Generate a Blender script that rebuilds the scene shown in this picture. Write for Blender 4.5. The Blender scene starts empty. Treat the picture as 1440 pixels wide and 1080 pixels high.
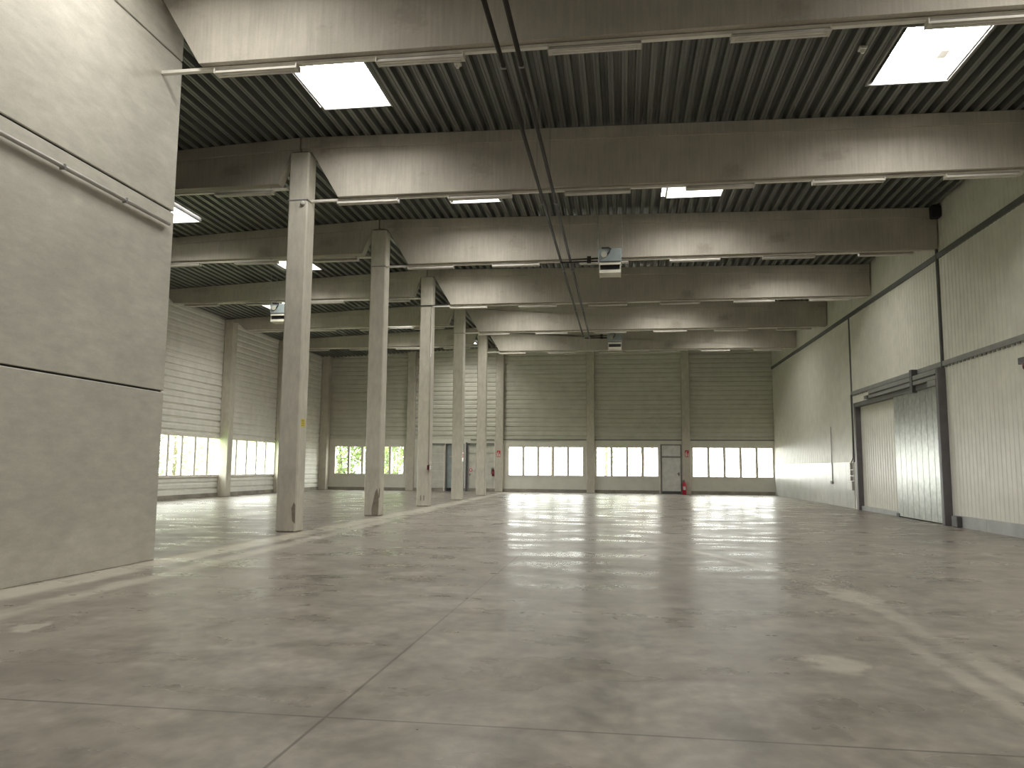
import bpy, bmesh, math, random
from mathutils import Vector, Matrix

random.seed(7)
scene = bpy.context.scene
COL = scene.collection

# ------------------------------------------------------------------ camera
F_PX, PITCH, YAW, ROLL, CAM_H = 1078.984, .1089, .1429, .0081, 1.5
cy_, sy_, cp_, sp_ = math.cos(YAW), math.sin(YAW), math.cos(PITCH), math.sin(PITCH)
r_ = Vector((cy_, sy_, 0)); f_ = Vector((-sy_*cp_, cy_*cp_, sp_)); u_ = Vector((sy_*sp_, -cy_*sp_, cp_))
R_ = r_*math.cos(ROLL) + u_*math.sin(ROLL)
U_ = -r_*math.sin(ROLL) + u_*math.cos(ROLL)
cam_data = bpy.data.cameras.new('camera')
cam_data.sensor_width = 36; cam_data.lens = F_PX/1440*36
cam_data.clip_start = .05; cam_data.clip_end = 400
cam = bpy.data.objects.new('camera', cam_data); COL.objects.link(cam)
m = Matrix((R_, U_, -f_)).transposed().to_4x4(); m.translation = (0, 0, CAM_H)
cam.matrix_world = m
scene.camera = cam

# ------------------------------------------------------------------ view, sky, light levels
vs = scene.view_settings
vs.view_transform = 'Standard'; vs.look = 'None'; vs.gamma = 1; vs.use_curve_mapping = False
vs.exposure = 0.0
SKY, DOME = 12.5, 30.5
w = bpy.data.worlds.new('overcast_sky'); scene.world = w; w.use_nodes = True
bg = w.node_tree.nodes['Background']
bg.inputs['Color'].default_value = (1.0, .985, .95, 1); bg.inputs['Strength'].default_value = SKY
scene.cycles.sample_clamp_indirect = 3.0
scene.cycles.max_bounces = 10
scene.cycles.denoising_prefilter = 'NONE'
scene.cycles.diffuse_bounces = 6
scene.cycles.glossy_bounces = 4

# ------------------------------------------------------------------ dimensions
S, Y0, XL, CW, XR = 6.108, 16.86, -7.88, .486, 9.085
XLR = XL + CW
ZB, ZS, ZBL = 7.905, 9.05, 8.24
YB = 48.25
XO = -19.5
YF = -8.0
XC = XL + CW/2
def yk(k): return Y0 + k*S
def roof_z(x, y=None):
    z = 9.40 - .0165*(x - XC) if x > XC else 9.40 - .047*(XC - x)
    return z - .006*((Y0 if y is None else y) - Y0)

# ------------------------------------------------------------------ materials
def new_mat(name):
    mt = bpy.data.materials.new(name); mt.use_nodes = True
    nt = mt.node_tree
    return mt, nt, nt.nodes['Principled BSDF']
def N(nt, typ, **kw):
    n = nt.nodes.new(typ)
    for k, v in kw.items(): setattr(n, k, v)
    return n
def L(nt, a, b): nt.links.new(a, b)
def noise(nt, scale, detail=4, stretch=(1, 1, 1), rough=.55):
    tc = N(nt, 'ShaderNodeTexCoord'); mp = N(nt, 'ShaderNodeMapping')
    mp.inputs['Scale'].default_value = stretch
    L(nt, tc.outputs['Object'], mp.inputs['Vector'])
    n = N(nt, 'ShaderNodeTexNoise'); n.inputs['Scale'].default_value = scale
    n.inputs['Detail'].default_value = detail; n.inputs['Roughness'].default_value = rough
    L(nt, mp.outputs['Vector'], n.inputs['Vector'])
    return n.outputs['Fac']
def ramp(nt, fac, stops):
    r = N(nt, 'ShaderNodeValToRGB')
    e = r.color_ramp.elements
    while len(e) < len(stops): e.new(.5)
    for q, (p, c) in zip(e, stops):
        q.position = p; q.color = (*c, 1) if len(c) == 3 else c
    L(nt, fac, r.inputs['Fac'])
    return r.outputs['Color']
def mixc(nt, fac, a, b, mode='MIX'):
    x = N(nt, 'ShaderNodeMix', data_type='RGBA', blend_type=mode)
    for s, v in ((0, fac), (6, a), (7, b)):
        if hasattr(v, 'links'): L(nt, v, x.inputs[s])
        elif isinstance(v, (int, float)): x.inputs[s].default_value = v
        else: x.inputs[s].default_value = (*v, 1)
    return x.outputs[2]
def mth(nt, op, a, b=None, c=None):
    x = N(nt, 'ShaderNodeMath', operation=op)
    for i, v in enumerate((a, b, c)):
        if v is None: continue
        if hasattr(v, 'links'): L(nt, v, x.inputs[i])
        else: x.inputs[i].default_value = v
    return x.outputs[0]
def sstep(nt, v, lo, hi, a=0., b=1.):
    x = N(nt, 'ShaderNodeMapRange', interpolation_type='SMOOTHSTEP')
    L(nt, v, x.inputs['Value'])
    for k, q in zip(('From Min', 'From Max', 'To Min', 'To Max'), (lo, hi, a, b)): x.inputs[k].default_value = q
    return x.outputs['Result']
def bump(nt, p, h, strength, dist=.01):
    b = N(nt, 'ShaderNodeBump'); b.inputs['Strength'].default_value = strength; b.inputs['Distance'].default_value = dist
    L(nt, h, b.inputs['Height']); L(nt, b.outputs['Normal'], p.inputs['Normal'])
def plain(name, c, rough=.5, metal=0., var=.12, scale=3., spec=.5):
    mt, nt, p = new_mat(name)
    lo = tuple(v*(1-var) for v in c); hi = tuple(min(1, v*(1+var)) for v in c)
    L(nt, ramp(nt, noise(nt, scale), [(.3, lo), (.7, hi)]), p.inputs['Base Color'])
    p.inputs['Roughness'].default_value = rough; p.inputs['Metallic'].default_value = metal
    p.inputs['Specular IOR Level'].default_value = spec
    return mt
def concrete(name, c, streak=(1, 1, 1), amt=.16, stain=.0, rough=.75):
    mt, nt, p = new_mat(name)
    a = noise(nt, 1.1, 5); b = noise(nt, 9, 4, streak); g = noise(nt, 90, 2)
    lo = tuple(v*(1-amt) for v in c); hi = tuple(min(1, v*(1+amt)) for v in c)
    col = ramp(nt, a, [(.3, lo), (.7, hi)])
    col = mixc(nt, .55, col, ramp(nt, b, [(.25, (.72, .72, .72)), (.75, (1.12, 1.12, 1.12))]), 'MULTIPLY')
    col = mixc(nt, .35, col, ramp(nt, g, [(.3, (.8, .8, .8)), (.7, (1.1, 1.1, 1.1))]), 'MULTIPLY')
    if stain:
        st = noise(nt, .75, 5, (1, 1, 1.6), .65)
        col = mixc(nt, sstep(nt, st, .58, .70, 0, stain), col, (.17, .13, .09))
    L(nt, col, p.inputs['Base Color']); p.inputs['Roughness'].default_value = rough
    p.inputs['Specular IOR Level'].default_value = .3
    bump(nt, p, b, .25, .004)
    return mt
M = {}
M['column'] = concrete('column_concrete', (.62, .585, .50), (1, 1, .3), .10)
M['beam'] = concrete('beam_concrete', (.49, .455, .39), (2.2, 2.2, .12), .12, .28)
M['panel'] = concrete('wall_concrete', (.57, .545, .475), (1, .35, 1), .08)
M['spall'] = concrete('spalled_concrete', (.27, .24, .19), (1, 1, 1), .3)
M['plinth'] = concrete('plinth_concrete', (.36, .33, .28), (1, 1, 1), .3)
M['kick'] = plain('plinth_metal_sheet', (.42, .43, .42), .5, .0, .15, 1.5)
M['cladding'] = plain('cream_cladding_paint', (.72, .70, .62), .38, 0, .07, 2)
M['back_cladding'] = plain('back_cladding_paint', (.66, .645, .565), .42, 0, .07, 2)
M['left_cladding'] = plain('side_cladding_paint', (.87, .86, .79), .42, 0, .06, 2)
M['lower_bounce_tint'] = plain('lower_panel_bounce_tint', (.80, .785, .70), .42, 0, .06, 1.5)  # paler than the upper cladding: floor bounce and window glare put into the colour
M['sheet'] = plain('wall_guard_metal', (.58, .585, .55), .36, .2, .10, 1.2)
M['frame'] = plain('window_frame_paint', (.86, .81, .74), .45)
M['lamp_paint'] = plain('lamp_paint', (.60, .57, .51), .45)
M['lamp_groove'] = plain('lamp_groove_paint', (.30, .285, .26), .5)
M['rail'] = plain('trunking_paint', (.78, .75, .68), .45)
M['dark_trim'] = plain('dark_trim_steel', (.115, .115, .115), .5, .2)
M['grey_trim'] = plain('grey_trim_steel', (.25, .25, .235), .5, .2)
M['purple_steel'] = plain('door_post_steel', (.155, .145, .155), .45, .3)
M['pipe'] = plain('dark_pipe_paint', (.028, .023, .020), .6, spec=.25)
M['galv'] = plain('galvanised_steel', (.50, .52, .50), .33, .8, .2, 6)
M['conduit'] = plain('conduit_steel', (.48, .46, .43), .35, .4)
M['heater'] = plain('heater_blue_grey', (.43, .50, .52), .35, .3)
M['heater_cream'] = plain('heater_cream_louvre', (.55, .53, .44), .45)
M['black'] = plain('dark_void', (.02, .018, .018), .7)
M['cable'] = plain('dark_cable', (.04, .04, .04), .6)
M['red'] = plain('extinguisher_red', (.50, .015, .05), .3)
M['dark_red'] = plain('dark_red_enamel', (.10, .012, .02), .35)
M['sign_red'] = plain('sign_red', (.55, .04, .06), .5)
M['white'] = plain('white_plastic', (.75, .73, .68), .4)
M['yellow'] = plain('yellow_sticker', (.62, .50, .05), .5)
M['sticker_print'] = plain('sticker_print', (.22, .17, .02), .6)
M['grey_door'] = plain('grey_door_paint', (.80, .80, .75), .4)
M['blue_door'] = plain('blue_grey_door_paint', (.30, .34, .34), .4)
M['white_door'] = plain('white_door_paint', (.62, .61, .54), .4)
M['bark'] = plain('tree_bark', (.22, .18, .13), .9, 0, .3, 8)
M['green_leaf'] = plain('green_leaves', (.25, .34, .14), .6, 0, .45, 1.3)
M['pale_leaf'] = plain('pale_leaves', (.45, .55, .28), .6, 0, .3, 1.3)
M['gold_leaf'] = plain('golden_leaves', (.55, .42, .10), .6, 0, .3, 1.3)
M['hazy_leaf'] = plain('hazy_leaves', (.46, .48, .40), .7, 0, .3, 1.3)  # haze of the bright side windows is mixed into this leaf colour
M['yard'] = plain('yard_paving', (.58, .56, .50), .85, 0, .1, .3)
M['lawn'] = plain('lawn_green', (.20, .32, .08), .9, 0, .3, .6)
M['curb'] = plain('skylight_curb_white', (.34, .335, .32), .5, 0, .03)
# corrugated deck
mt, nt, p = new_mat('deck_zinc')
L(nt, ramp(nt, noise(nt, 2.2, 4, (1, .15, 1)), [(.3, (.155, .163, .148)), (.7, (.25, .262, .235))]), p.inputs['Base Color'])
p.inputs['Metallic'].default_value = .35; p.inputs['Roughness'].default_value = .42
M['deck'] = mt
# opal skylight dome: daylight coming through white acrylic
mt, nt, p = new_mat('skylight_opal_daylight')
p.inputs['Base Color'].default_value = (.9, .9, .88, 1)
p.inputs['Emission Color'].default_value = (1, .975, .92, 1); p.inputs['Emission Strength'].default_value = DOME
M['dome'] = mt
# window glass
mt, nt, p = new_mat('window_glass')
out = nt.nodes['Material Output']
tr = N(nt, 'ShaderNodeBsdfTransparent'); tr.inputs['Color'].default_value = (.95, .97, .95, 1)
gl = N(nt, 'ShaderNodeBsdfGlossy'); gl.inputs['Roughness'].default_value = .03
mx = N(nt, 'ShaderNodeMixShader'); mx.inputs['Fac'].default_value = .06
L(nt, tr.outputs[0], mx.inputs[1]); L(nt, gl.outputs[0], mx.inputs[2]); L(nt, mx.outputs[0], out.inputs['Surface'])
M['glass'] = mt

# floor: polished, worn concrete with saw-cut joints and dusty tyre trails
mt, nt, p = new_mat('polished_concrete_floor')
tc = N(nt, 'ShaderNodeTexCoord'); sx = N(nt, 'ShaderNodeSeparateXYZ'); L(nt, tc.outputs['Object'], sx.inputs[0])
X, Y = sx.outputs['X'], sx.outputs['Y']
n1 = noise(nt, .45, 6, (1, 1, 1), .6); n2 = noise(nt, 2.3, 5, (1, .7, 1), .6); 
n4 = noise(nt, .9, 5, (1, .35, 1), .65)
n5 = noise(nt, 8, 3, (1, .8, 1), .5); n6 = noise(nt, 1.1, 3, (.55, 1.3, 1), .5); n7 = noise(nt, .22, 3)
col = ramp(nt, n1, [(.28, (.198, .178, .150)), (.52, (.232, .211, .179)), (.75, (.282, .259, .220))])
col = mixc(nt, .7, col, ramp(nt, n2, [(.28, (.56, .56, .555)), (.5, (1, 1, 1)), (.76, (1.42, 1.42, 1.39))]), 'MULTIPLY')
col = mixc(nt, .8, col, ramp(nt, n5, [(.3, (.78, .78, .78)), (.7, (1.2, 1.2, 1.2))]), 'MULTIPLY')
col = mixc(nt, .7, col, ramp(nt, n6, [(.3, (.88, .88, .88)), (.7, (1.12, 1.12, 1.11))]), 'MULTIPLY')
wob = mth(nt, 'MULTIPLY', mth(nt, 'SUBTRACT', n2, .5), .9)
Xw = mth(nt, 'ADD', X, wob)
DUST = (.47, .44, .37)
def add_mask(col, mask, amt, c=DUST): return mixc(nt, mth(nt, 'MULTIPLY', mask, amt), col, c)
def band(v, c, half, soft): return sstep(nt, mth(nt, 'ABSOLUTE', mth(nt, 'SUBTRACT', v, c)), half, half + soft, 1, 0)
def rng(v, lo, hi, soft=1.):
    return mth(nt, 'MULTIPLY', sstep(nt, v, lo - soft, lo + soft), sstep(nt, v, hi - soft, hi + soft, 1, 0))
patch = sstep(nt, n4, .42, .66)
Xs = mth(nt, 'ADD', X, mth(nt, 'MULTIPLY', wob, .35))
col = add_mask(col, mth(nt, 'MULTIPLY', band(Xs, -7.08, .16, .22), sstep(nt, n4, .25, .5)), .9)
col = add_mask(col, mth(nt, 'MULTIPLY', band(mth(nt, 'ADD', Xs, mth(nt, 'MULTIPLY', Y, .027)), -6.0, .06, .22), sstep(nt, n4, .3, .55)), .75)
col = add_mask(col, mth(nt, 'MULTIPLY', band(Xw, -5.4, .2, .8), patch), .3)
# tyre trail: straight along the hall, bending towards the middle farther away
bend = mth(nt, 'MULTIPLY', mth(nt, 'POWER', mth(nt, 'MAXIMUM', mth(nt, 'SUBTRACT', Y, 9.5), 0), 1.6), .105)
Xt = mth(nt, 'ADD', mth(nt, 'ADD', X, bend), mth(nt, 'MULTIPLY', wob, .25))
near = rng(Y, -4, 16, 1.5)
col = add_mask(col, mth(nt, 'MULTIPLY', mth(nt, 'MULTIPLY', band(Xt, 2.78, .05, .10), near), sstep(nt, n4, .25, .6)), .62)
col = add_mask(col, mth(nt, 'MULTIPLY', mth(nt, 'MULTIPLY', band(Xt, 2.47, .03, .09), rng(Y, -4, 8.6, .8)), sstep(nt, n4, .25, .6)), .5)
col = add_mask(col, mth(nt, 'MULTIPLY', band(Xt, .38, .02, .18), mth(nt, 'MULTIPLY', rng(Y, 0, 7.6, .8), patch)), .3)
def blob(cx, cy, rx, ry):
    dx = mth(nt, 'DIVIDE', mth(nt, 'SUBTRACT', Xw, cx), rx); dy = mth(nt, 'DIVIDE', mth(nt, 'SUBTRACT', mth(nt, 'SUBTRACT', Y, wob), cy), ry)
    return sstep(nt, mth(nt, 'ADD', mth(nt, 'MULTIPLY', dx, dx), mth(nt, 'MULTIPLY', dy, dy)), .25, 1.2, 1, 0)
for b in ((1.66, 6.45, .26, .30), (2.72, 9.95, .3, .7), (-5.48, 6.68, .14, .24)): col = add_mask(col, blob(*b), .65)
for b in ((.55, 4.86, .15, .17), (1.08, 4.82, .22, .2), (-4.3, 5.2, .5, .5)): col = add_mask(col, blob(*b), .45, (.13, .115, .095))
# faint worn yellow line beside the column row
col = add_mask(col, mth(nt, 'MULTIPLY', band(X, -7.28, .03, .02), mth(nt, 'MULTIPLY', rng(Y, 11.4, 20, .3), sstep(nt, n2, .4, .6))), .45, (.45, .33, .08))
# saw cuts
jx = mth(nt, 'ABSOLUTE', mth(nt, 'SUBTRACT', X, -1.78))
jy = mth(nt, 'ABSOLUTE', mth(nt, 'SUBTRACT', mth(nt, 'MODULO', mth(nt, 'ADD', Y, 26.0), 6.2), 5.8))
jx2 = mth(nt, 'ABSOLUTE', mth(nt, 'SUBTRACT', X, -13.5))
cut = mth(nt, 'MAXIMUM', mth(nt, 'MAXIMUM', sstep(nt, jx, .006, .014, 1, 0), sstep(nt, jx2, .006, .014, 1, 0)), sstep(nt, jy, .006, .014, 1, 0))
col = add_mask(col, cut, .7, (.07, .06, .05))
L(nt, col, p.inputs['Base Color'])
L(nt, sstep(nt, mth(nt, 'ADD', mth(nt, 'MULTIPLY', n6, .7), mth(nt, 'MULTIPLY', n4, .3)), .32, .68, .22, .44), p.inputs['Roughness'])
p.inputs['Specular IOR Level'].default_value = .5
M['floor'] = mt

# ------------------------------------------------------------------ mesh helpers
class MB:
    def __init__(self, origin=(0, 0, 0)): self.bm = bmesh.new(); self.o = Vector(origin)
    def v(self, p): return self.bm.verts.new(Vector(p) - self.o)
    def box(self, x0, x1, y0, y1, z0, z1):
        vs_ = [self.v((x, y, z)) for z in (z0, z1) for y in (y0, y1) for x in (x0, x1)]
        for f in ((0, 2, 3, 1), (4, 5, 7, 6), (0, 1, 5, 4), (1, 3, 7, 5), (3, 2, 6, 7), (2, 0, 4, 6)):
            self.bm.faces.new([vs_[i] for i in f])
        return self
    def prism(self, pts, axis, a, b):
        def P(q, t):
            if axis == 'x': return (t, q[0], q[1])
            if axis == 'y': return (q[0], t, q[1])
            return (q[0], q[1], t)
        A = [self.v(P(q, a)) for q in pts]; B = [self.v(P(q, b)) for q in pts]
        n = len(pts)
        self.bm.faces.new(A); self.bm.faces.new(B[::-1])
        for i in range(n): self.bm.faces.new((A[i], B[i], B[(i+1) % n], A[(i+1) % n]))
        return self
    def strip(self, pts, axis, a, b):                # open sheet: profile swept along an axis
        def P(q, t):
            if axis == 'x': return (t, q[0], q[1])
            if axis == 'y': return (q[0], t, q[1])
            return (q[0], q[1], t)
        A = [self.v(P(q, a)) for q in pts]; B = [self.v(P(q, b)) for q in pts]
        for i in range(len(pts)-1): self.bm.faces.new((A[i], B[i], B[i+1], A[i+1]))
        return self
    def tube(self, pts, r, seg=10):
        pts = [Vector(q) for q in pts]; rings = []
        for i, q in enumerate(pts):
            d = (pts[min(i+1, len(pts)-1)] - pts[max(i-1, 0)]).normalized()
            a = d.cross(Vector((0, 0, 1)))
            if a.length < .01: a = Vector((1, 0, 0))
            a.normalize(); b = d.cross(a)
            rr = r[i] if isinstance(r, (list, tuple)) else r
            rings.append([self.v(q + a*rr*math.cos(t*2*math.pi/seg) + b*rr*math.sin(t*2*math.pi/seg)) for t in range(seg)])
        for A, B in zip(rings, rings[1:]):
            for t in range(seg): self.bm.faces.new((A[t], A[(t+1) % seg], B[(t+1) % seg], B[t]))
        self.bm.faces.new(rings[0][::-1]); self.bm.faces.new(rings[-1])
        return self
    def quad(self, *pts): self.bm.faces.new([self.v(q) for q in pts]); return self
    def build(self, name, mat, parent=None, bevel=0, smooth=False):
        bmesh.ops.recalc_face_normals(self.bm, faces=self.bm.faces)
        if bevel: bmesh.ops.bevel(self.bm, geom=self.bm.edges[:], offset=bevel, segments=1, affect='EDGES', clamp_overlap=True)
        me = bpy.data.meshes.new(name); self.bm.to_mesh(me); self.bm.free()
        me.materials.append(M[mat] if isinstance(mat, str) else mat)
        if smooth:
            for q in me.polygons: q.use_smooth = True
        ob = bpy.data.objects.new(name, me); COL.objects.link(ob)
        if parent is not None: ob.parent = parent
        else: ob.location = self.o
        return ob
def tag(o, label, cat, group=None, kind=None):
    o['label'] = label; o['category'] = cat
    if group: o['group'] = group
    if kind: o['kind'] = kind
    return o
def thing(name, loc, label, cat, group=None, kind=None):
    o = bpy.data.objects.new(name, None); o.empty_display_size = .2; COL.objects.link(o); o.location = loc
    return tag(o, label, cat, group, kind)
def copy_tree(o, loc):
    c = o.copy(); COL.objects.link(c); c.location = loc
    def rec(src, dst):
        for ch in src.children:
            d = ch.copy(); COL.objects.link(d); d.parent = dst; rec(ch, d)
    rec(o, c)
    return c
def struct(o, label, cat): return tag(o, label, cat, None, 'structure')

# ------------------------------------------------------------------ floor and yard
struct(MB().box(XO-.2, XR+.2, YF-.2, YB+.2, -.25, 0).build('floor', 'floor'), 'worn polished grey concrete floor with saw-cut joints', 'floor')
struct(MB().box(-90, 90, YB+.2, 120, -.3, -.12).build('ground_yard', 'yard'), 'bright pale paved yard outside the end windows', 'ground')
struct(MB().box(-90, XO-.2, -30, YB+.2, -.3, -.12).build('ground_lawn', 'lawn'), 'green lawn outside the side windows', 'ground')

# ------------------------------------------------------------------ skylight positions (x0, x1, y0, y1)
SKYL = []
def sky_row(k, xs):
    for x in xs: SKYL.append((x, x+1.5, yk(k)+2.65, yk(k)+4.68, k))
sky_row(-3, (-4.95, 1.3)); sky_row(-2, (-6.45, 4.9))
sky_row(-1, (-6.44, 4.9)); sky_row(0, (-14.45, -4.95, 1.3)); sky_row(1, (-12.95, -6.4, 4.9))
sky_row(2, (-16.4, -5.2, 1.3)); sky_row(3, (-12.6, -6.4, 4.5)); sky_row(4, (-10.3,))

# ------------------------------------------------------------------ ceiling: trapezoidal steel deck with skylight holes
PITCH_D = .275
def deck():
    b = MB(); ys = sorted(set([YF-.2, YB+.2] + [q for s in SKYL for q in s[2:4]]))
    n = int((XR - XO + .6)/PITCH_D) + 1
    x = XO - .25
    for i in range(n):
        xs = [x+q for q in (0, .035, .045, .065, .075, .11, .128, .183, .191, .203, .211, .257, .275)]; zs = [0, 0, .014, .014, 0, 0, .16, .16, .148, .148, .16, .16, 0]
        xm = x + .1375
        runs = []
        for y0, y1 in zip(ys, ys[1:]):
            hole = any(s[0]-.02 < xm < s[1]+.02 and s[2] <= y0 and y1 <= s[3] for s in SKYL)
            if hole: continue
            if runs and abs(runs[-1][1]-y0) < 1e-6: runs[-1][1] = y1
            else: runs.append([y0, y1])
        for y0, y1 in runs:
            A = [b.v((a, y0, roof_z(a, y0) + c)) for a, c in zip(xs, zs)]; B = [b.v((a, y1, roof_z(a, y1) + c)) for a, c in zip(xs, zs)]
            for j in range(len(xs)-1): b.bm.faces.new((A[j], B[j], B[j+1], A[j+1]))
        x += PITCH_D
    return b.build('ceiling', 'deck')
struct(deck(), 'dark corrugated steel roof deck ribbed along the hall', 'ceiling')

# ------------------------------------------------------------------ walls
def zprofile(z0, z1, d0, sgn):
    """profile of the horizontally ribbed cladding: list of (depth, z); sgn points into the room"""
    pts = []; z = z0; k = 0
    while z < z1 - .03:
        a = .285 if k % 2 == 0 else .285
        dep = .06 if k % 2 == 0 else .03
        top = min(z + a, z1)
        pts += [(d0, z), (d0, top-.13), (d0 - sgn*dep, top-.095), (d0 - sgn*dep, top-.03)]
        z = top; k += 1
    pts.append((d0, z1))
    return pts
# back wall (plane YB, room at smaller y)
BW = [(-13.5, ), (-7.7, ), (-1.95, ), (3.87, )]
WINB = [('window_1', -18.6, -13.95, 5), ('window_2', -7.12, -2.42, 5), ('window_3', -1.60, 2.19, 4), ('window_4', 4.25, 9.0, 5)]
DOORB = [(2.33, 3.60, 3.02), (-11.2, -9.98, 3.02), (-9.88, -8.06, 3.05)]
b = MB()
b.strip([(q[0], q[1]) for q in zprofile(3.29, 10.2, YB, -1)], 'x', XO, XR)
b.box(XO-.2, XR+.2, YB+.07, YB+.2, 3.29, 10.2)
wb = b.build('wall_back', 'back_cladding')
b = MB()
# lower band, cut round the openings; its paler colour carries floor bounce and glare
cuts = [(a, c, 1.03, 2.83) for _, a, c, _ in WINB] + [(a, c, 0, t) for a, c, t in DOORB]
xs = sorted({XO, XR} | {q for c in cuts for q in c[:2]})
for a, c in zip(xs, xs[1:]):
    hs = [q for q in cuts if q[0] <= a + 1e-6 and c <= q[1] + 1e-6]
    segs = [(0, 3.29)] if not hs else ([(0, hs[0][2]), (hs[0][3], 3.29)] if hs[0][2] > 0 else [(hs[0][3], 3.29)])
    for z0, z1 in segs: b.box(a, c, YB, YB+.2, z0, z1)
b.build('lower_panel', 'lower_bounce_tint', wb)
struct(wb, 'cream end wall of horizontally ribbed metal cladding', 'wall')
b = MB()
for a, c in zip([XO]+[3.60, -9.98+0, -8.06], [-11.2, XR, -9.88, 2.33]): b.box(a, c, YB-.03, YB+.02, 0, .19)
struct(b.build('baseboard_back', 'plinth'), 'stained concrete plinth strip along the end wall', 'plinth')
b = MB()
b.box(-7.45, -2.2, YB-.05, YB+.01, 3.24, 3.32); b.box(-1.7, 3.62, YB-.05, YB+.01, 3.24, 3.32); b.box(4.12, XR, YB-.05, YB+.01, 3.24, 3.32)
struct(b.build('trim_1', 'grey_trim'), 'thin grey flashing line above the end wall windows', 'trim')

def window_x(name, x0, x1, n, label, y=YB):
    t = thing(name, ((x0+x1)/2, y, 1.03), label, 'window', None, 'structure'); o = t.location
    z0, z1, fw = 1.03, 2.83, .085
    b = MB(o)
    b.box(x0-.06, x1+.06, y-.04, y+.12, z0-.07, z0+.03); b.box(x0-.06, x1+.06, y-.04, y+.12, z1-.03, z1+.09)
    b.box(x0-.06, x0+.03, y-.04, y+.12, z0+.03, z1-.03); b.box(x1-.03, x1+.06, y-.04, y+.12, z0+.03, z1-.03)
    b.build('window_frame', 'frame', t)
    step = (x1-x0)/n
    for i in range(1, n):
        MB(o).box(x0+i*step-.075, x0+i*step+.075, y-.02, y+.10, z0+.03, z1-.03).build('mullion', 'frame', t)
    for i in range(n):
        MB(o).box(x0+i*step+(.06 if i else .03), x0+(i+1)*step-(.06 if i < n-1 else .03), y+.04, y+.05, z0+.03, z1-.03).build('pane', 'glass', t)
for (nm, a, c, n), lb in zip(WINB, ('five-light ribbon window with green foliage outside, in the far left bay of the end wall',
        'blown-out five-light window in the end wall just right of the column row',
        'four-light window beside the grey door in the end wall',
        'five-light window at the right end of the end wall, next to the side wall')): window_x(nm, a, c, n, lb)

# outer left wall (plane XO, room at larger x)
WINL = [('window_5', yk(0)+.55, yk(1)-.3), ('window_6', yk(1)+.6, yk(2)-.25), ('window_7', yk(2)+.75, yk(3)+.02), ('window_8', yk(3)+.6, yk(4)-.05)]
b = MB()
b.strip(zprofile(2.83, 10.2, XO, 1), 'y', YF, YB)
b.box(XO-.2, XO-.07, YF-.2, YB+.2, 2.83, 10.2)
ys = sorted({YF, YB} | {q for c in WINL for q in c[1:]})
for a, c in zip(ys, ys[1:]):
    if any(abs(q[1]-a) < 1e-6 for q in WINL):
        b.strip(zprofile(.19, 1.03, XO, 1), 'y', a, c); b.box(XO-.2, XO-.07, a, c, 0, 1.03)
    else:
        b.strip(zprofile(.19, 2.83, XO, 1), 'y', a, c); b.box(XO-.2, XO-.07, a, c, 0, 2.83)
struct(b.build('wall_left', 'left_cladding'), 'pale ribbed metal outer wall of the side aisle behind the columns', 'wall')
struct(MB().box(XO-.06, XO+.03, YF, YB-.03, 0, .19).build('baseboard_left', 'plinth'), 'flaking brownish concrete plinth under the side aisle windows', 'plinth')
def window_y(name, y0, y1, n, label):
    x = XO; t = thing(name, (x, (y0+y1)/2, 1.03), label, 'window', None, 'structure'); o = t.location
    z0, z1 = 1.03, 2.83
    b = MB(o)
    b.box(x-.14, x+.04, y0-.06, y1+.06, z0-.07, z0+.03); b.box(x-.14, x+.04, y0-.06, y1+.06, z1-.03, z1+.09)
    b.box(x-.14, x+.04, y0-.06, y0+.03, z0+.03, z1-.03); b.box(x-.14, x+.04, y1-.03, y1+.06, z0+.03, z1-.03)
    b.build('window_frame', 'frame', t)
    st = (y1-y0)/n
    for i in range(1, n): MB(o).box(x-.1, x+.02, y0+i*st-.075, y0+i*st+.075, z0+.03, z1-.03).build('mullion', 'frame', t)
    for i in range(n):
        MB(o).box(x-.06, x-.05, y0+i*st+(.06 if i else .03), y0+(i+1)*st-(.06 if i < n-1 else .03), z0+.03, z1-.03).build('pane', 'glass', t)
for (nm, a, c), lb in zip(WINL, ('side aisle window hidden behind the concrete wall, nearest of its row', 'side aisle window hidden behind the concrete wall, second of its row',
        'bright side aisle window between the concrete wall and the wall pier', 'bright side aisle window seen between the wall pier and the nearest column')):
    window_y(nm, a, c, 5, lb)

# right wall (plane XR, room at smaller x): vertical ribs
def yribs(y0, y1, pitch=.22, dep=.012):
    pts = []; y = y0
    while y < y1 - pitch*.5:
        pts += [(XR, y), (XR, y+pitch*.62), (XR+dep, y+pitch*.7), (XR+dep, y+pitch*.92)]
        y += pitch
    pts += [(XR, y1)]
    return pts
DY0, DY1, DZ = 23.35, 31.35, 4.06
b = MB()
b.strip(yribs(YF, DY0), 'z', 0, 10.2); b.strip(yribs(DY1, YB), 'z', 0, 10.2); b.strip(yribs(DY0, DY1), 'z', DZ, 10.2)
b.box(XR+.03, XR+.2, YF-.2, DY0, -.1, 10.2); b.box(XR+.03, XR+.2, DY1, YB+.2, -.1, 10.2); b.box(XR+.03, XR+.2, DY0, DY1, DZ, 10.2)
b.box(XR+.14, XR+.2, DY0, DY1, -.1, DZ)
struct(b.build('wall_right', 'cladding'), 'cream side wall of vertically ribbed metal panels', 'wall')
def edge_flashing(z0, z1, y0, y1, name, label, mat, teeth=True):
    b = MB(); b.box(XR-.05, XR+.01, y0, y1, z0, z1)
    if teeth:
        y = y0
        while y < y1:
            b.box(XR-.03, XR+.01, y, min(y+.12, y1), z0-.05, z0); y += .24
    struct(b.build(name, mat), label, 'trim')
edge_flashing(7.60, 7.76, YF, YB, 'trim_2', 'dark flashing line high along the ribbed side wall at beam level', 'dark_trim', False)
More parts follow.
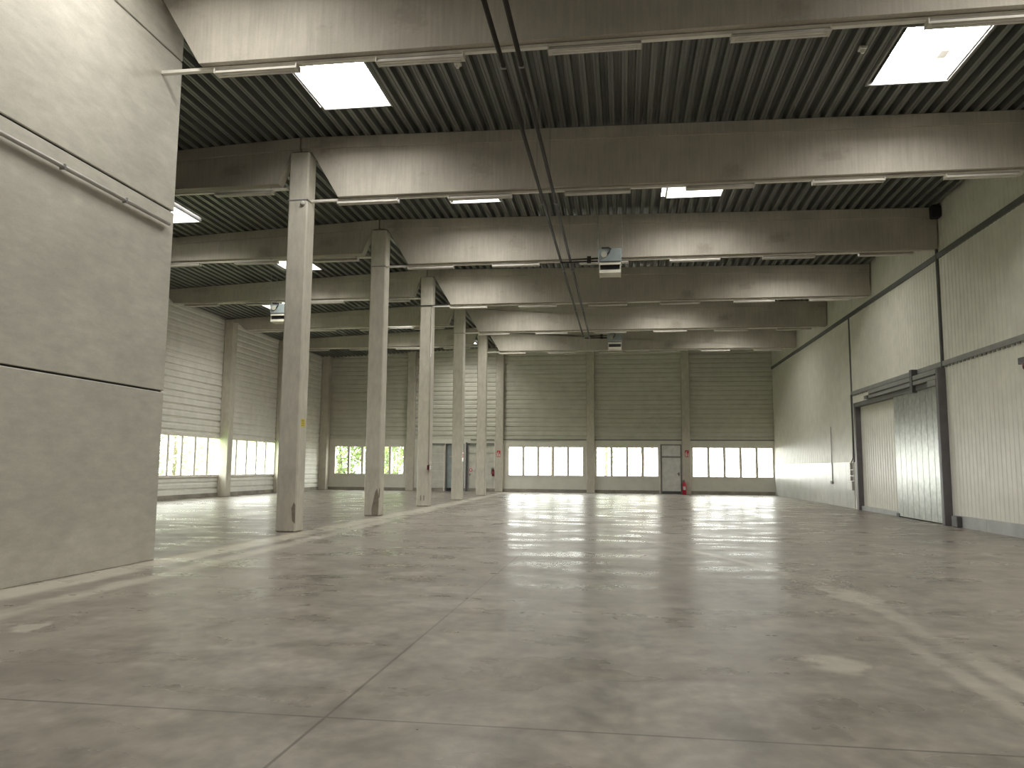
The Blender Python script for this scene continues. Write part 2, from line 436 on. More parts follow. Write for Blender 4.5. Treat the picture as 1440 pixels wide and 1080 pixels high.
edge_flashing(4.48, 4.62, YF, 31.95, 'trim_3', 'grey toothed flashing across the side wall above the sliding door', 'grey_trim')
struct(MB().box(XR-.07, XR+.01, 23.16, 23.24, 4.3, 7.9).build('trim_4', 'dark_trim', bevel=.02), 'dark downpipe-like seam above the sliding door post', 'trim')
struct(MB().box(XR-.04, XR+.01, 32.02, 32.10, 1.83, 7.62).build('trim_5', 'dark_trim'), 'thin dark vertical seam beyond the sliding door', 'trim')
b = MB()
y = 32.2
while y < YB-.1:
    e = min(y+1.03, YB-.04); b.box(XR-.018, XR+.01, y, e-.012, .02, 1.83); y += 1.03
struct(b.build('trim_6', 'sheet'), 'shiny smooth metal guard sheets low on the far side wall', 'wall guard')
b = MB(); y = YF
while y < 23.0:
    e = min(y+2.9, 22.95); b.box(XR-.06, XR+.01, y, e-.02, 0, .31); y += 2.9
struct(b.build('baseboard_right', 'kick'), 'low blue-grey plinth along the near side wall', 'plinth')

# front wall, behind the viewpoint
struct(MB().box(XO-.2, XR+.2, YF-.2, YF, -.1, 10.2).build('wall_front', 'cladding'), 'plain cream end wall behind the viewpoint', 'wall')

# near concrete partition wall on the left
b = MB(); y0, y1 = YF, 11.52
for z0, z1 in ((0, 2.675), (2.705, 5.685), (5.72, 8.335), (8.36, 9.05)): b.box(XL, XLR, y0, y1, z0, z1)
wl = b.build('wall_partition', 'panel', bevel=.008)
struct(wl, 'tall smooth concrete partition wall of stacked precast panels', 'wall')
MB().box(XL+.03, XLR-.03, YF, y1-.04, 0, 9.0).build('joint_backing', 'black', wl)
pt = thing('conduit', (XLR+.035, 2, 5.44), 'grey conduit running along the concrete partition wall below the joint', 'conduit')
MB(pt.location).tube([(XLR+.05, YF+.1, 5.44), (XLR+.05, 11.33, 5.44)], .03).build('tube', 'conduit', pt, smooth=True)
y = 8.9-1.3*12
while y < 11.2:
    MB(pt.location).box(XLR, XLR+.086, y-.012, y+.012, 5.405, 5.475).build('clip', 'grey_trim', pt); y += 1.3
for k, (yy, zz) in enumerate(((9.87, .58), )): pass

# ------------------------------------------------------------------ concrete columns
ORD = ['nearest', 'second', 'third', 'fourth', 'fifth']
COLNAME = ['first column', 'second column', 'third column', 'fourth column', 'fifth column']
cl = ['nearest freestanding concrete column, tallest in view, with yellow sticker', 'second freestanding concrete column, with a dark chipped patch at its foot',
      'third freestanding concrete column, with a switch box on its edge', 'fourth freestanding concrete column, in front of the end wall gates',
      'fifth and farthest freestanding concrete column, beside the extinguisher pier']
for k in range(5):
    t = thing('concrete_column', (XC, yk(k)+.23, 0), cl[k], 'column', 'freestanding concrete columns', 'thing')
    MB(t.location).box(XL, XLR, yk(k), yk(k)+.46, 0, ZS-.02).build('shaft', 'column', t, bevel=.03)
    MB(t.location).box(XL+.05, XLR-.05, yk(k)+.05, yk(k)+.41, ZS-.02, ZS).build('bearing_pad', 'black', t)
    if k in (0, 3, 1):
        b = MB(t.location); z = 7.83
        b.box(XL-.012, XLR+.012, yk(k)-.012, yk(k)+.004, z-.012, z+.012); b.box(XLR-.004, XLR+.012, yk(k)-.012, yk(k)+.2, z-.012, z+.012)
        b.build('cable_strap', 'grey_trim', t)
    if k == 1:
        y = yk(1)-.004
        pts = [(-7.62, .03), (-7.42, .02), (-7.41, .45), (-7.43, .70), (-7.47, .84), (-7.53, .72), (-7.58, .45), (-7.63, .2)]
        MB(t.location).prism(pts, 'y', y, y+.02).build('spalled_patch', 'spall', t)
        MB(t.location).prism([(yk(1)+.0, .55), (yk(1)+.05, .6), (yk(1)+.06, .8), (yk(1)+.02, .85)], 'x', XLR-.03, XLR+.003).build('spalled_patch', 'spall', t)
    if k == 0:
        y = yk(0)-.003
        MB(t.location).prism([(-7.47, .25), (-7.405, .2), (-7.41, .62), (-7.44, .68), (-7.5, .55)], 'y', y, y+.02).build('spalled_patch', 'spall', t)
    if k == 2:
        y = yk(2)-.003
        for xx in (-7.72, -7.6): MB(t.location).box(xx, xx+.04, y, y+.02, .22, .42).build('spalled_patch', 'spall', t)

# wall piers
def pier(x0, x1, y0, y1, h, label, corbel=None):
    t = thing('wall_pier', ((x0+x1)/2, (y0+y1)/2, 0), label, 'pier', 'concrete piers against the walls', 'thing')
    MB(t.location).box(x0, x1, y0, y1, 0, h).build('shaft', 'column', t, bevel=.02)
    return t
pl = ['concrete wall pier of the side aisle hidden behind the partition, nearest', 'concrete wall pier of the side aisle hidden behind the partition, next to nearest',
      'concrete wall pier just behind the end of the concrete partition wall', 'concrete wall pier between the two bright side aisle windows',
      'concrete wall pier of the side aisle hidden behind the nearest column']
for k in range(0, 5): pier(XO, XO+.46, yk(k), yk(k)+.46, 8.72, pl[k])
pier(XO+.001, XO+.5, YB-.5, YB-.001, 8.78, 'dark concrete pier in the far left corner of the side aisle')
for x, lb in ((-13.5, 'concrete end wall pier left of the gates, behind the second and third columns'), (-7.7, 'concrete end wall pier with a red sign, in line with the column row'),
              (-1.95, 'slender concrete end wall pier between the five-light and four-light windows'), (3.87, 'slender concrete end wall pier right of the grey door, with a red sign')):
    pier(x-.25, x+.25, YB-.25, YB-.001, 9.0, lb)

# ------------------------------------------------------------------ roof beams
def beam(k, left):
    y0 = yk(k) + .08; y1 = yk(k) + .38
    if not left:
        web = [(XC+.022, ZS), (XLR+.03, ZS), (XLR+.72, ZB), (XR-.04, ZB), (XR-.04, roof_z(XR, yk(k)+.43)-.26), (XC+.022, roof_z(XC, yk(k)+.43)-.26)]
        fl = [(XC+.022, roof_z(XC, yk(k)+.43)-.28), (XR-.04, roof_z(XR, yk(k)+.43)-.28), (XR-.04, roof_z(XR, yk(k)+.43)-.004), (XC+.022, roof_z(XC, yk(k)+.43)-.004)]
        lb = {-1: 'nearest main roof beam, resting on the concrete partition wall'}.get(k) or \
            'main hall concrete roof beam resting on the %s' % COLNAME[k]
        c = (XC+8, yk(k)+.23, ZB)
    else:
        xa = XO + .02
        web = [(XC-.022, ZS), (XL-.02, ZS), (XL-.32, ZBL+.05), (XO+1.0, ZBL-.02), (XO+.5, 8.72), (xa, 8.72), (xa, roof_z(xa, yk(k)+.43)-.2), (XC-.022, roof_z(XC, yk(k)+.43)-.2)]
        fl = [(XC-.022, roof_z(XC, yk(k)+.43)-.28), (xa, roof_z(xa, yk(k)+.43)-.2), (xa, roof_z(xa, yk(k)+.43)-.004), (XC-.022, roof_z(XC, yk(k)+.43)-.004)]
        lb = 'side aisle concrete roof beam from the %s to the outer wall' % COLNAME[k]
        c = (XC-6, yk(k)+.23, ZBL)
    t = thing('roof_beam', c, lb, 'beam', 'concrete roof beams', 'thing')
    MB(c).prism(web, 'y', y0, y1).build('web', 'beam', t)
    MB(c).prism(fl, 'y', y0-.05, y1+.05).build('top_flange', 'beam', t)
    if k == 1 and not left:
        MB(c).box(XR-.26, XR-.005, y0-.30, y0-.05, 8.72, 9.08).build('end_bracket', 'black', t, bevel=.03)
for k in range(-1, 5): beam(k, False)
for k in range(0, 5): beam(k, True)

# ------------------------------------------------------------------ light trunking and strip lights
def proto_light(ln):
    t = thing('strip_light', (0, 0, 0), '', 'ceiling light')
    MB().prism([(-.035, .022), (.035, .022), (.035, .0), (-.035, 0)], 'x', -ln/2, ln/2).build('spine', 'lamp_groove', t)
    MB().prism([(-.05, .0), (.05, .0), (.085, -.055), (-.085, -.055)], 'x', -ln/2, ln/2).build('reflector', 'lamp_paint', t)
    for s in (-.5, .5):
        MB().box(s*ln-.008, s*ln+.008, -.088, .088, -.058, .024).build('end_cap', 'lamp_paint', t)
    for yy in (-.035, .035):
        MB().tube([(-ln/2+.05, yy, -.058), (ln/2-.05, yy, -.058)], .011, 8).build('fluorescent_tube', 'white', t, smooth=True)
    return t
first = {}
def place_light(x, y, z, ln, label, group):
    key = round(ln, 2)
    if key not in first: first[key] = proto_light(ln); o = first[key]; o.location = (x, y, z)
    else: o = copy_tree(first[key], (x, y, z))
    tag(o, label, 'ceiling light', group)
NUM = ['first', 'second', 'third', 'fourth', 'fifth', 'sixth']
BN = {-1: 'the nearest roof beam', 0: 'the roof beam of the nearest column', 1: 'the roof beam of the second column', 2: 'the roof beam of the third column',
      3: 'the roof beam of the fourth column', 4: 'the roof beam of the fifth column'}
def trunking(k, left):
    y = yk(k) + .23
    zt = (ZBL if left else ZB) - .01
    x0, x1 = (XO+1.15, XL) if left else (XLR+.002, XR-.1)
    t = thing('light_trunking', ((x0+x1)/2, y, zt-.04), ('pale lighting rail under the side aisle beam of the %s' % COLNAME[k]) if left else ('pale lighting rail along the underside of %s' % BN[k]), 'lighting rail', 'lighting rails under the beams')
    MB(t.location).box(x0, x1, y-.04, y+.04, zt-.055, zt-.005).build('rail', 'rail', t)
    x = x0 + 1.2
    while x < x1 - .3:
        MB(t.location).box(x-.02, x+.02, y-.03, y+.03, zt-.005, zt+.02).build('bracket', 'grey_trim', t); x += 2.9
    zl = zt - .055 - .022
    g = 'strip lights of the side aisle' if left else 'strip lights of the main hall'
    if left: xs = [(-18.05+2.727*i, 1.48) for i in range(4)]
    elif k == -1: xs = [(-6.44+2.69*i, 1.38) for i in range(6)]
    else: xs = [(-6.71+2.727*i, 1.48) for i in range(6)]
    for i, (a, ln) in enumerate(xs):
        if (left and a + ln < {0: -11.2, 1: -15.2}.get(k, -99)) or (k == -1 and i == 5): continue
        if left: lb = 'strip light, %s from the outer wall, under side aisle beam of %s' % (NUM[i], COLNAME[k])
        elif k == -1: lb = 'pale strip light, %s from the concrete partition wall, under the nearest roof beam' % NUM[i]
        else: lb = 'strip light, %s from the columns, under %s' % (NUM[i], BN[k])
        place_light(a+ln/2, y, zl, ln, lb, g)
for k in range(-1, 5): trunking(k, False)
for k in range(0, 5): trunking(k, True)

# ------------------------------------------------------------------ skylights
SKN = {-1: 'between the nearest two roof beams', 0: 'between the beams of the first and second columns', 1: 'between the beams of the second and third columns',
       2: 'between the beams of the third and fourth columns', 3: 'between the beams of the fourth and fifth columns', 4: 'beyond the beam of the fifth column'}
for (x0, x1, y0, y1, k) in SKYL:
    zb = min(roof_z(x0, y1), roof_z(x1, y1)) - .03; zt = 9.85; tk = .04
    side = 'over the side aisle' if x0 < -7.8 else ('left of the hall middle' if x0 < 0 else 'right of the hall middle')
    lab = ('square skylight %s, %s' % (side, SKN[k])) if k >= -1 else 'square skylight %s behind the viewpoint, row %d' % (side, -k-1)
    t = thing('skylight', ((x0+x1)/2, (y0+y1)/2, zb), lab, 'skylight', 'square roof skylights')
    o = t.location
    b = MB(o)
    b.box(x0-tk, x0, y0-tk, y1+tk, zb, zt); b.box(x1, x1+tk, y0-tk, y1+tk, zb, zt)
    b.box(x0, x1, y0-tk, y0, zb, zt); b.box(x0, x1, y1, y1+tk, zb, zt)
    b.build('curb', 'curb', t)
    MB(o).quad((x0, y0, zt-.1), (x1, y0, zt-.1), (x1, y1, zt-.1), (x0, y1, zt-.1)).build('opal_pane', 'dome', t)
    b = MB(o); g = 6
    def dz(i, j):
        a = math.sin(math.pi*i/g)*math.sin(math.pi*j/g); return zt - .06 + .22*a**.6 if a > 1e-9 else zt - .06
    P = [[b.v((x0+(x1-x0)*i/g, y0+(y1-y0)*j/g, dz(i, j))) for j in range(g+1)] for i in range(g+1)]
    for i in range(g):
        for j in range(g): b.bm.faces.new((P[i][j], P[i+1][j], P[i+1][j+1], P[i][j+1]))
    b.build('dome', 'white', t, smooth=True)
    xo = x0+.06 if x0 < 0 else x1-.06-.16
    MB(o).box(xo, xo+.16, y1-.34, y1-.05, zb+.45, zb+.52).build('opener', 'conduit', t)

# ------------------------------------------------------------------ heating pipes and unit heaters
for x, lb, tees in ((-1.755, 'left one of two dark heating pipes running under the beams', ()), (-1.475, 'right one of two dark heating pipes running under the beams', ())):
    t = thing('heating_pipe', (x, 14, 7.6), lb, 'pipe', 'heating pipes under the roof')
    MB(t.location).tube([(x, YF, 7.6), (x, 35.9, 7.6)], .038).build('main_run', 'pipe', t, smooth=True)
    for yy in (yk(-1)+.23, yk(0)+.23, yk(1)+.23, yk(2)+.23, yk(3)+.23):
        MB(t.location).box(x-.045, x+.045, yy-.015, yy+.015, 7.55, 7.65).build('clamp', 'grey_trim', t)
        MB(t.location).tube([(x+.0, yy, 7.65), (x+.0, yy, 7.78 if yy > 0 else 7.8)], .006, 6).build('hanger_rod', 'grey_trim', t)
    for yy in (yk(-1)+2.9, yk(0)-1.2, yk(1)-1.2):
        MB(t.location).tube([(x, yy, 7.63), (x, yy, roof_z(x, yy)+.02)], .005, 6).build('hanger_rod', 'grey_trim', t)
    if x < -1.6:
        br = [(x, 21.95, 7.60), (x, 21.95, 7.5), (-.66, 21.95, 7.5)]
        br2 = [(x, 35.85, 7.60), (-.66, 35.85, 7.6)]
    else:
        br = [(x, 22.05, 7.60), (-.66, 22.05, 7.62)]
        br2 = [(x, 35.85, 7.6), (x, 35.85, 7.72), (-.66, 35.85, 7.72)]
    for q in (br, br2):
        MB(t.location).tube(q, .022, 8).build('branch', 'pipe', t, smooth=True)
    for q in (br, br2):
        xm = q[-1][0]-.25
        MB(t.location).box(xm-.07, xm+.05, q[-1][1]-.05, q[-1][1]+.05, q[-1][2]-.04, q[-1][2]+.06).build('valve', 'pipe', t, bevel=.01)

def heater(x0, y0, zt, label):
    w_, d_ = .66, .60
    x1, y1 = x0+w_, y0+d_; zb = zt-.38
    t = thing('unit_heater', ((x0+x1)/2, (y0+y1)/2, zb-.35), label, 'heater', 'hanging unit heaters')
    o = t.location
    cs = MB(o).box(x0, x1, y0, y1, zb, zt).build('casing', 'heater', t, bevel=.012)
    b = MB(o)
    b.box(x0+.02, x1-.02, y0-.006, y0, zb-.012, zb+.012)
    b.build('seam', 'dark_trim', cs)
    MB(o).box(x0+.04, x1-.04, y0+.04, y1-.04, zb-.30, zb).build('outlet_void', 'black', t)
    b = MB(o)
    for s in (x0+.02, x1-.05): b.box(s, s+.03, y0+.02, y1-.02, zb-.34, zb)
    b.build('outlet_cheek', 'heater_cream', t)
    for z in (zb-.10, zb-.34):
        MB(o).prism([(y0-.02, z), (y0+.01, z), (y0+.05, z+.10), (y0+.02, z+.10)], 'x', x0+.03, x1-.03).build('louvre', 'heater_cream', t)
    MB(o).box(x0+.05, x1-.05, y0+.03, y1-.03, zb-.33, zb-.30).build('outlet_base', 'heater_cream', t)
    b = MB(o); b.tube([(x0+.17, y0-.05, zt-.18), (x0+.17, y0+.01, zt-.18)], .085, 16)
    b.build('fan_hub', 'heater_cream', t)
    MB(o).tube([(x0+.23, y0-.02, zt-.22), (x0+.32, y0-.03, zt-.10), (x0+.36, y0-.03, zt-.02), (x0+.30, y0-.02, zt+.02), (x0+.1, y0-.02, zt+.02)], .022, 8).build('flex_cable', 'cable', t, smooth=True)
    for sx_ in (x0-.02, x1+.02):
        for sy__ in (y0+.06, y1-.06):
            MB(o).tube([(sx_, sy__, zt-.1), (sx_, sy__, roof_z(sx_, sy__)+.03)], .011, 6).build('hanger_rod', 'galv', t)
    return t
heater(-.64, 21.7, 7.80, 'blue-grey hanging heater in front of the beam of the second column, mid hall')
heater(-.64, 35.9, 7.80, 'far dark hanging heater under the beams near the end wall')
heater(-13.7, 28.1, 7.86, 'pale blue hanging heater in the side aisle, half behind the nearest column')

# cable crossing at the third column
tag(MB((-9, yk(2)-.02, 7.86)).tube([(-10.6, yk(2)-.03, 7.83), (-6.75, yk(2)-.03, 7.86)], .022, 8).build('cable', 'cable', smooth=True), 'dark cable strung across the third column at beam level', 'cable')

# ------------------------------------------------------------------ small fittings on columns, ceiling, walls
def small_detector(x, y, z, label, cat='detector', nm='smoke_detector'):
    t = thing(nm, (x, y, z), label, cat)
    MB(t.location).box(x-.07, x+.07, y-.07, y+.07, z-.04, z+.02).build('base', 'white', t, bevel=.01)
    MB(t.location).tube([(x, y, z-.04), (x, y, z-.10)], [.055, .03], 12).build('sensor_head', 'white', t)
small_detector(-3.12, 13.9, roof_z(-3.1, 13.9)-.005, 'small white detector on the roof deck beside the left front skylight')
small_detector(4.42, 14.1, roof_z(4.4, 14.1)-.005, 'small white detector on the roof deck beside the right front skylight')
b = MB((-7.5, Y0-.05, 7.72)); b.tube([(-7.49, Y0, 7.74), (-7.49, Y0-.05, 7.74), (-7.49, Y0-.09, 7.73)], [.055, .055, .03], 14)
tag(b.build('alarm_sounder', 'white'), 'small round white sounder high on the nearest column', 'sounder')
t = thing('notice_sticker', (XLR+.003, Y0+.22, 2.5), 'small yellow sticker with dark lines on the side of the nearest column', 'sticker')
MB(t.location).box(XLR, XLR+.004, Y0+.10, Y0+.34, 2.41, 2.60).build('backing', 'yellow', t)
for z in (2.565, 2.53, 2.49, 2.45): MB(t.location).box(XLR+.004, XLR+.006, Y0+.13, Y0+.26, z-.010, z+.006).build('print_line', 'sticker_print', t)
t = thing('switch_box', (XLR-.02, yk(2), 1.45), 'small dark switch box with conduit on the edge of the third column', 'switch')
MB(t.location).box(XLR-.06, XLR+.04, yk(2)-.10, yk(2)+.0, 1.4, 1.58).build('box', 'dark_red', t, bevel=.01)
MB(t.location).tube([(XLR-.02, yk(2)-.03, 1.58), (XLR-.02, yk(2)-.03, 7.8)], .014, 8).build('conduit', 'conduit', t, smooth=True)
t = thing('fire_point_sign', (XLR+.003, yk(3)+.2, 1.95), 'small red and white sign on the side of the fourth column', 'sign')
MB(t.location).box(XLR, XLR+.006, yk(3)+.06, yk(3)+.36, 1.78, 2.2).build('panel', 'white', t)
MB(t.location).box(XLR+.006, XLR+.009, yk(3)+.10, yk(3)+.30, 1.95, 2.15).build('symbol', 'sign_red', t)
# extinguisher signs on the piers: red with white extinguisher symbol
def ext_sign(x, z, label):
    y = YB-.25
    t = thing('extinguisher_sign', (x, y, z), label, 'sign', 'extinguisher signs on end wall piers')
    MB(t.location).box(x-.115, x+.115, y-.012, y-.001, z-.2, z+.2).build('panel', 'sign_red', t)
    b = MB(t.location); b.box(x-.08, x-.01, y-.016, y-.012, z-.16, z+.05); b.box(x-.06, x-.03, y-.016, y-.012, z+.05, z+.11); b.box(x-.06, x+.03, y-.016, y-.012, z+.09, z+.12)
    b.prism([(x+.03, z-.16), (x+.10, z-.16), (x+.085, z-.02), (x+.065, z+.05), (x+.045, z-.02)], 'y', y-.016, y-.012)
    b.build('symbol', 'white', t)
ext_sign(-7.72, 2.38, 'red extinguisher sign on the pier in line with the columns')
ext_sign(3.9, 2.45, 'red extinguisher sign on the pier right of the grey door')
def extinguisher(x, y, z, r, h, mat, label, floor_stand=False):
    t = thing('fire_extinguisher', (x, y, z), label, 'fire extinguisher')
    o = t.location
    MB(o).tube([(x, y, z), (x, y, z+.02), (x, y, z+h*.72), (x, y, z+h*.82), (x, y, z+h*.86)], [r*.92, r, r, r*.65, r*.35], 18).build('cylinder', mat, t, smooth=True)
    MB(o).tube([(x, y, z+h*.86), (x, y, z+h*.93)], r*.3, 10).build('valve', 'cable', t)
    b = MB(o); b.box(x-.12, x+.05, y-.02, y+.02, z+h*.97, z+h); b.box(x-.10, x+.04, y-.018, y+.018, z+h*.90, z+h*.93)
    b.build('lever', 'cable', t)
    MB(o).tube([(x-.02, y-.03, z+h*.9), (x-r*1.2, y-.05, z+h*.82), (x-r*1.35, y-.04, z+h*.5), (x-r*1.15, y-.03, z+h*.25)], .017, 8).build('hose', 'cable', t, smooth=True)
    MB(o).box(x-r*.6, x+r*.6, y-r-.004, y-r*.75, z+h*.3, z+h*.55).build('instruction_label', 'white' if floor_stand else 'sign_red', t)
extinguisher(-8.09, YB-.12, .97, .075, .52, 'dark_red', 'dark red extinguisher hung beside the pier in line with the columns')
extinguisher(3.70, YB-.40, .0, .12, .86, 'red', 'bright red extinguisher standing on the floor by the grey door', True)

# right wall fittings
t = thing('socket_box', (XR, 32.2, 1.2), 'stack of grey socket boxes with conduit beside the sliding door', 'socket')
for z, h in ((1.55, .26), (1.32, .2), (1.1, .18)): MB(t.location).box(XR-.12, XR-.018, 32.3, 32.62, z, z+h).build('box', 'conduit', t, bevel=.01)
MB(t.location).box(XR-.10, XR-.018, 32.22, 32.5, .72, 1.08).build('lower_box', 'conduit', t, bevel=.01)
MB(t.location).tube([(XR-.05, 32.4, 1.8), (XR-.05, 32.06, 2.0), (XR-.05, 32.06, 4.5)], .02, 8).build('conduit', 'dark_trim', t, smooth=True)
t = thing('wall_socket', (XR, 35.3, 1.0), 'small wall socket fed by a thin conduit on the far side wall', 'socket')
MB(t.location).box(XR-.08, XR-.018, 35.2, 35.5, .92, 1.04).build('box', 'grey_trim', t, bevel=.01)
MB(t.location).tube([(XR-.035, 35.28, 1.04), (XR-.035, 35.28, 3.4)], .014, 8).build('conduit', 'grey_trim', t, smooth=True)
t = thing('warning_beacon', (XR, 18.5, 3.9), 'dark red beacon under a grey bracket high on the near side wall', 'beacon')
MB(t.location).box(XR-.18, XR, 18.2, 18.72, 3.92, 4.07).build('bracket', 'purple_steel', t, bevel=.01)
MB(t.location).tube([(XR-.10, 18.5, 3.92), (XR-.10, 18.5, 3.82), (XR-.10, 18.5, 3.75)], [.085, .085, .04], 16).build('lens', 'dark_red', t, smooth=True)
tag(MB((XR-.1, 22.55, 0)).box(XR-.2, XR-.061, 22.38, 22.72, 0, .30).build('wheel_guard', 'dark_trim', bevel=.02), 'dark square guard block at the foot of the sliding door post', 'guard block')

# ------------------------------------------------------------------ doors
# sliding door in the right wall
t = thing('door_1', (XR, 27.3, 0), 'wide dark-framed sliding door in the ribbed side wall', 'door', None, 'structure'); o = t.location
MB(o).box(XR-.12, XR+.14, DY1-.02, DY1+.20, 0, 4.12).build('frame_post', 'purple_steel', t, bevel=.015)
MB(o).box(XR-.22, XR+.02, 23.10, 23.26, 0, 4.42).build('frame_post', 'purple_steel', t, bevel=.015)
MB(o).box(XR-.17, XR+.14, 23.26, 23.42, 0, 4.30).build('guide_post', 'purple_steel', t, bevel=.015)
MB(o).box(XR-.12, XR+.14, 23.40, DY1+.20, 3.95, 4.12).build('lintel', 'dark_trim', t, bevel=.015)
rl = MB(o).box(XR-.20, XR-.02, 23.26, 29.4, 4.12, 4.42).build('top_rail', 'grey_trim', t, bevel=.015)
MB(o).box(XR-.215, XR-.20, 23.3, 29.3, 4.24, 4.28).build('groove', 'black', rl)
MB(o).box(XR-.24, XR-.02, 29.4, 29.75, 4.12, 4.24).build('end_stop', 'dark_trim', t)
MB(o).box(XR-.22, XR, 25.05, 25.25, 3.9, 4.62).build('hanger_bracket', 'dark_trim', t)
MB(o).box(XR-.21, XR-.02, 23.3, 23.9, 3.95, 4.12).build('roller_box', 'grey_trim', t)
b = MB(o); y = 23.50
while y < 27.15:
    e = min(y+.46, 27.2); b.box(XR-.08, XR-.01, y, e-.02, .03, 3.97); y += .46
b.box(XR-.06, XR-.012, 23.5, 27.2, .03, 3.97)
b.build('metal_leaf', 'sheet_door', t) if False else b.build('metal_leaf', 'galv', t)
b = MB(o)
pr = []; y = 27.0
while y < DY1-.1:
    pr += [(XR+.08, y), (XR+.08, y+.19), (XR+.092, y+.205), (XR+.092, y+.235)]; y += .25
pr.append((XR+.08, DY1))
b.strip(pr, 'z', .05, 3.98)
b.box(XR+.10, XR+.13, 23.5, DY1, .05, 3.98)
b.build('ribbed_leaf', 'cladding', t)
MB(o).box(XR-.02, XR+.14, 27.2, DY1, 0, .16).build('sill', 'kick', t)
MB(o).box(XR-.10, XR+.02, 27.05, 27.30, 0, .12).build('floor_guide', 'dark_trim', t)

# grey door by the four-light window
def grey_door():
    x0, x1, z1 = 2.33, 3.60, 3.02
    t = thing('door_2', ((x0+x1)/2, YB, 0), 'grey steel door with transom beside the four-light window', 'door', None, 'structure'); o = t.location
    b = MB(o); b.box(x0, x0+.08, YB-.03, YB+.12, 0, z1); b.box(x1-.07, x1, YB-.03, YB+.12, 0, z1); b.box(x0+.08, x1-.07, YB-.03, YB+.12, z1-.07, z1); b.box(x0, x1, YB+.12, YB+.2, 0, z1)
    b.build('door_frame', 'grey_trim', t)
    MB(o).box(x0+.08, x1-.07, YB+.02, YB+.08, .16, 2.20).build('leaf', 'grey_door', t)
    MB(o).box(x0+.08, x1-.07, YB+.02, YB+.08, 2.29, z1-.07).build('transom_panel', 'grey_door', t)
    MB(o).box(x0+.14, x1-.10, YB-.02, YB+.06, 2.20, 2.29).build('transom_bar', 'grey_trim', t)
    MB(o).box(x0+.08, x1-.07, YB-.01, YB+.1, 0, .16).build('threshold', 'dark_trim', t)
    h = MB(o).box(x1-.22, x1-.14, YB-.01, YB+.02, 1.10, 1.30).build('handle_plate', 'grey_trim', t)
    MB(o).tube([(x1-.17, YB-.01, 1.22), (x1-.17, YB-.06, 1.22), (x1-.30, YB-.06, 1.22)], .014, 8).build('lever', 'dark_trim', h)
    MB(o).box(x0-.09, x0-.02, YB-.06, YB-.0, 0, 3.2).build('side_post', 'frame', t)
grey_door()
def blue_door():
    x0, x1, z1 = -11.2, -9.98, 3.02
    t = thing('door_3', ((x0+x1)/2, YB, 0), 'blue-grey steel door in the end wall behind the fourth column', 'door', None, 'structure'); o = t.location
    b = MB(o); b.box(x0, x0+.08, YB-.03, YB+.14, 0, z1); b.box(x1-.08, x1, YB-.03, YB+.14, 0, z1); b.box(x0+.08, x1-.08, YB-.03, YB+.14, z1-.07, z1)
    b.build('door_frame', 'dark_trim', t)
    MB(o).box(x0, x1, YB+.14, YB+.2, 0, z1).build('backing', 'black', t)
    MB(o).box(x0+.08, x1-.08, YB+.08, YB+.14, .2, z1-.07).build('leaf', 'blue_door', t)
    MB(o).box(x0+.22, x1-.2, YB+.02, YB+.08, 2.15, 2.24).build('closer_box', 'conduit', t)
    MB(o).box(x0+.08, x1-.08, YB-.02, YB+.14, 0, .2).build('threshold', 'black', t)
blue_door()
def white_door():
    x0, x1, z1 = -9.88, -8.06, 3.05
    t = thing('door_4', ((x0+x1)/2, YB, 0), 'white door with red marker left of the dark red extinguisher', 'door', None, 'structure'); o = t.location
    MB(o).box(x0, x0+.10, YB-.08, YB+.12, 0, z1+.04).build('frame_post', 'dark_trim', t)
    MB(o).box(x0+.14, x0+.20, YB-.06, YB+.08, 0, z1).build('frame_post', 'grey_trim', t)
    MB(o).box(x0+.10, x1, YB-.06, YB+.12, z1-.09, z1+.02).build('lintel', 'grey_trim', t)
    MB(o).box(x0+.3, x1, YB-.05, YB-.002, z1+.18, z1+.26).build('track', 'grey_trim', t)
    b = MB(o)
    for i in range(5): b.box(x0+.20, x1, YB+.02, YB+.09, .2+i*.555, .2+(i+1)*.555-.035)
    b.box(x0, x1, YB+.09, YB+.2, 0, z1)
    b.build('leaf', 'white_door', t)
    MB(o).box(x0+.20, x1, YB-.02, YB+.1, 0, .2).build('threshold', 'plinth', t)
    MB(o).tube([(x0+.34, YB+.02, 1.35), (x0+.34, YB-.03, 1.35)], .10, 14).build('red_marker', 'sign_red', t)
    MB(o).tube([(x0+.34, YB-.03, 1.35), (x0+.34, YB-.035, 1.35)], .06, 14).build('marker_centre', 'white', t)
    MB(o).box(x0+.24, x0+.32, YB-.01, YB+.02, 1.0, 1.12).build('lock', 'grey_trim', t)
white_door()
def gate():
    x0, x1, z1 = -12.32, -11.25, 3.0
    t = thing('door_5', ((x0+x1)/2, YB, 0), 'white slatted gate panel between the third and fourth columns', 'door', None, 'structure'); o = t.location
    b = MB(o)
    for i in range(5): b.box(x0+.06, x1-.06, YB-.05, YB-.004, .2+i*.545, .2+(i+1)*.545-.035)
    b.build('leaf', 'white_door', t)
    MB(o).box(x0, x1, YB-.08, YB-.004, z1-.07, z1+.03).build('header', 'grey_trim', t)
    MB(o).box(x0, x0+.06, YB-.07, YB-.004, 0, z1-.07).build('side_post', 'frame', t)
    MB(o).box(x1-.06, x1, YB-.07, YB-.004, 0, z1-.07).build('side_post', 'frame', t)
gate()

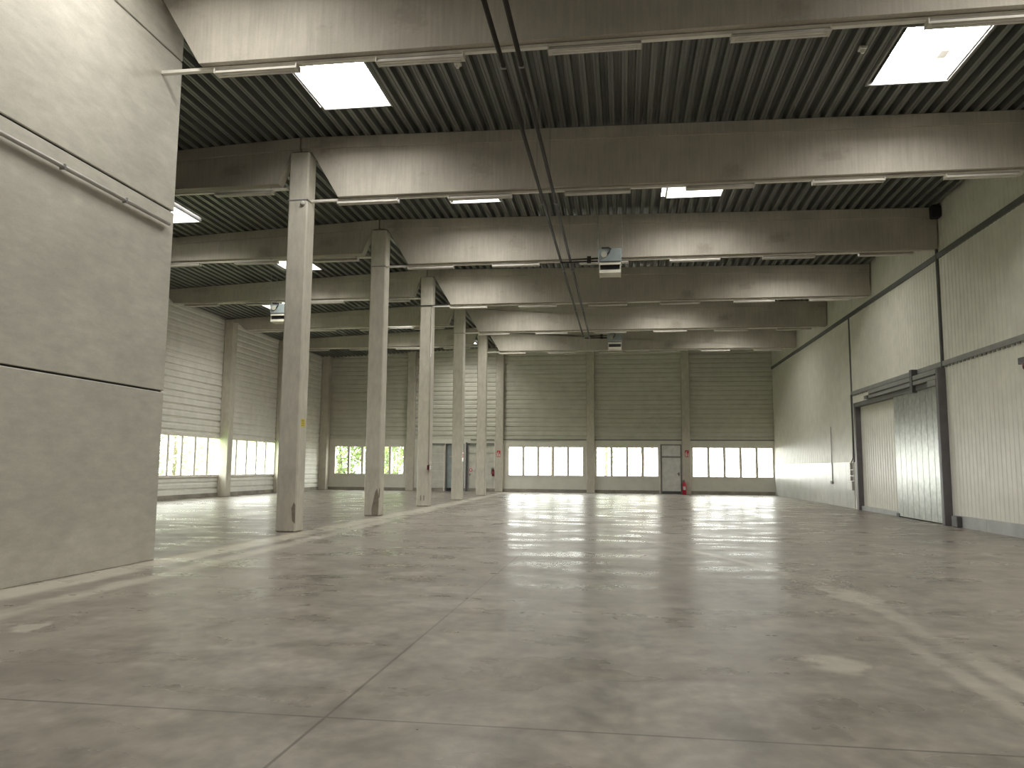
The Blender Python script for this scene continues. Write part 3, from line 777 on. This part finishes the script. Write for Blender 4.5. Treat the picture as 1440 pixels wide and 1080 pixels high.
# ------------------------------------------------------------------ trees outside
def tree(x, y, h, r, mat, label, low=.0, n=1500):
    t = thing('tree', (x, y, -.12), label, 'tree', 'trees outside the windows'); o = t.location
    MB(o).tube([(x, y, -.12), (x+.1, y, h*.3), (x, y+.1, h*.6), (x+.15, y, h*.9)], [.16, .13, .09, .03], 8).build('trunk', 'bark', t)
    b = MB(o)
    for i in range(n):
        while True:
            q = Vector((random.uniform(-1, 1), random.uniform(-1, 1), random.uniform(-1, 1)))
            if .25 < q.length < 1: break
        c = Vector((x + q.x*r, y + q.y*r, low + (h-low)*(q.z*.5+.5)))
        a = Vector((random.uniform(-1, 1), random.uniform(-1, 1), random.uniform(-.6, .6))).normalized()
        d = a.cross(Vector((random.uniform(-1, 1), random.uniform(-1, 1), random.uniform(-1, 1)))).normalized()
        s = random.uniform(.10, .22)
        b.quad(c - a*s, c + d*s*.5, c + a*s, c - d*s*.5)
    b.build('crown', mat, t)
tree(-20.5, 54, 6, 1.72, 'green_leaf', 'leafy green tree outside the far left window, left side', .1, 2200)
tree(-16.9, 54.4, 6.5, 1.75, 'green_leaf', 'leafy green tree outside the far left window, right side', .1, 2200)
tree(-18.8, 58.5, 6.5, 1.9, 'pale_leaf', 'pale green tree farther behind the two green ones outside the far left window', .1, 2000)
tree(-1.3, 60, 7, 1.8, 'pale_leaf', 'pale slender tree outside the four-light window', 1.6, 700)
tree(1.6, 64, 8, 2.4, 'gold_leaf', 'golden tree outside the four-light window near the grey door', 2.6, 800)
tree(5.2, 66, 8, 2.0, 'gold_leaf', 'golden tree outside the right end window', 2.9, 600)
tree(-6.0, 66, 8, 2.0, 'pale_leaf', 'pale tree outside the five-light window right of the columns', 2.8, 500)
for tx, ty, lb in ((-30.5, 40.8, 'hazy pale tree on the lawn, nearest of the row outside the side aisle'), (-29.5, 47.5, 'hazy pale tree outside the near side aisle window'),
                   (-31, 54.2, 'hazy pale tree beyond the wall pier between the side aisle windows'), (-33, 61, 'hazy pale tree outside the second side aisle window'),
                   (-36, 68, 'hazy pale tree farther off in the second side aisle window'), (-40, 76, 'farthest hazy pale tree on the lawn')):
    tree(tx, ty, 6.4, 3.2, 'hazy_leaf', lb, .0, 2600)
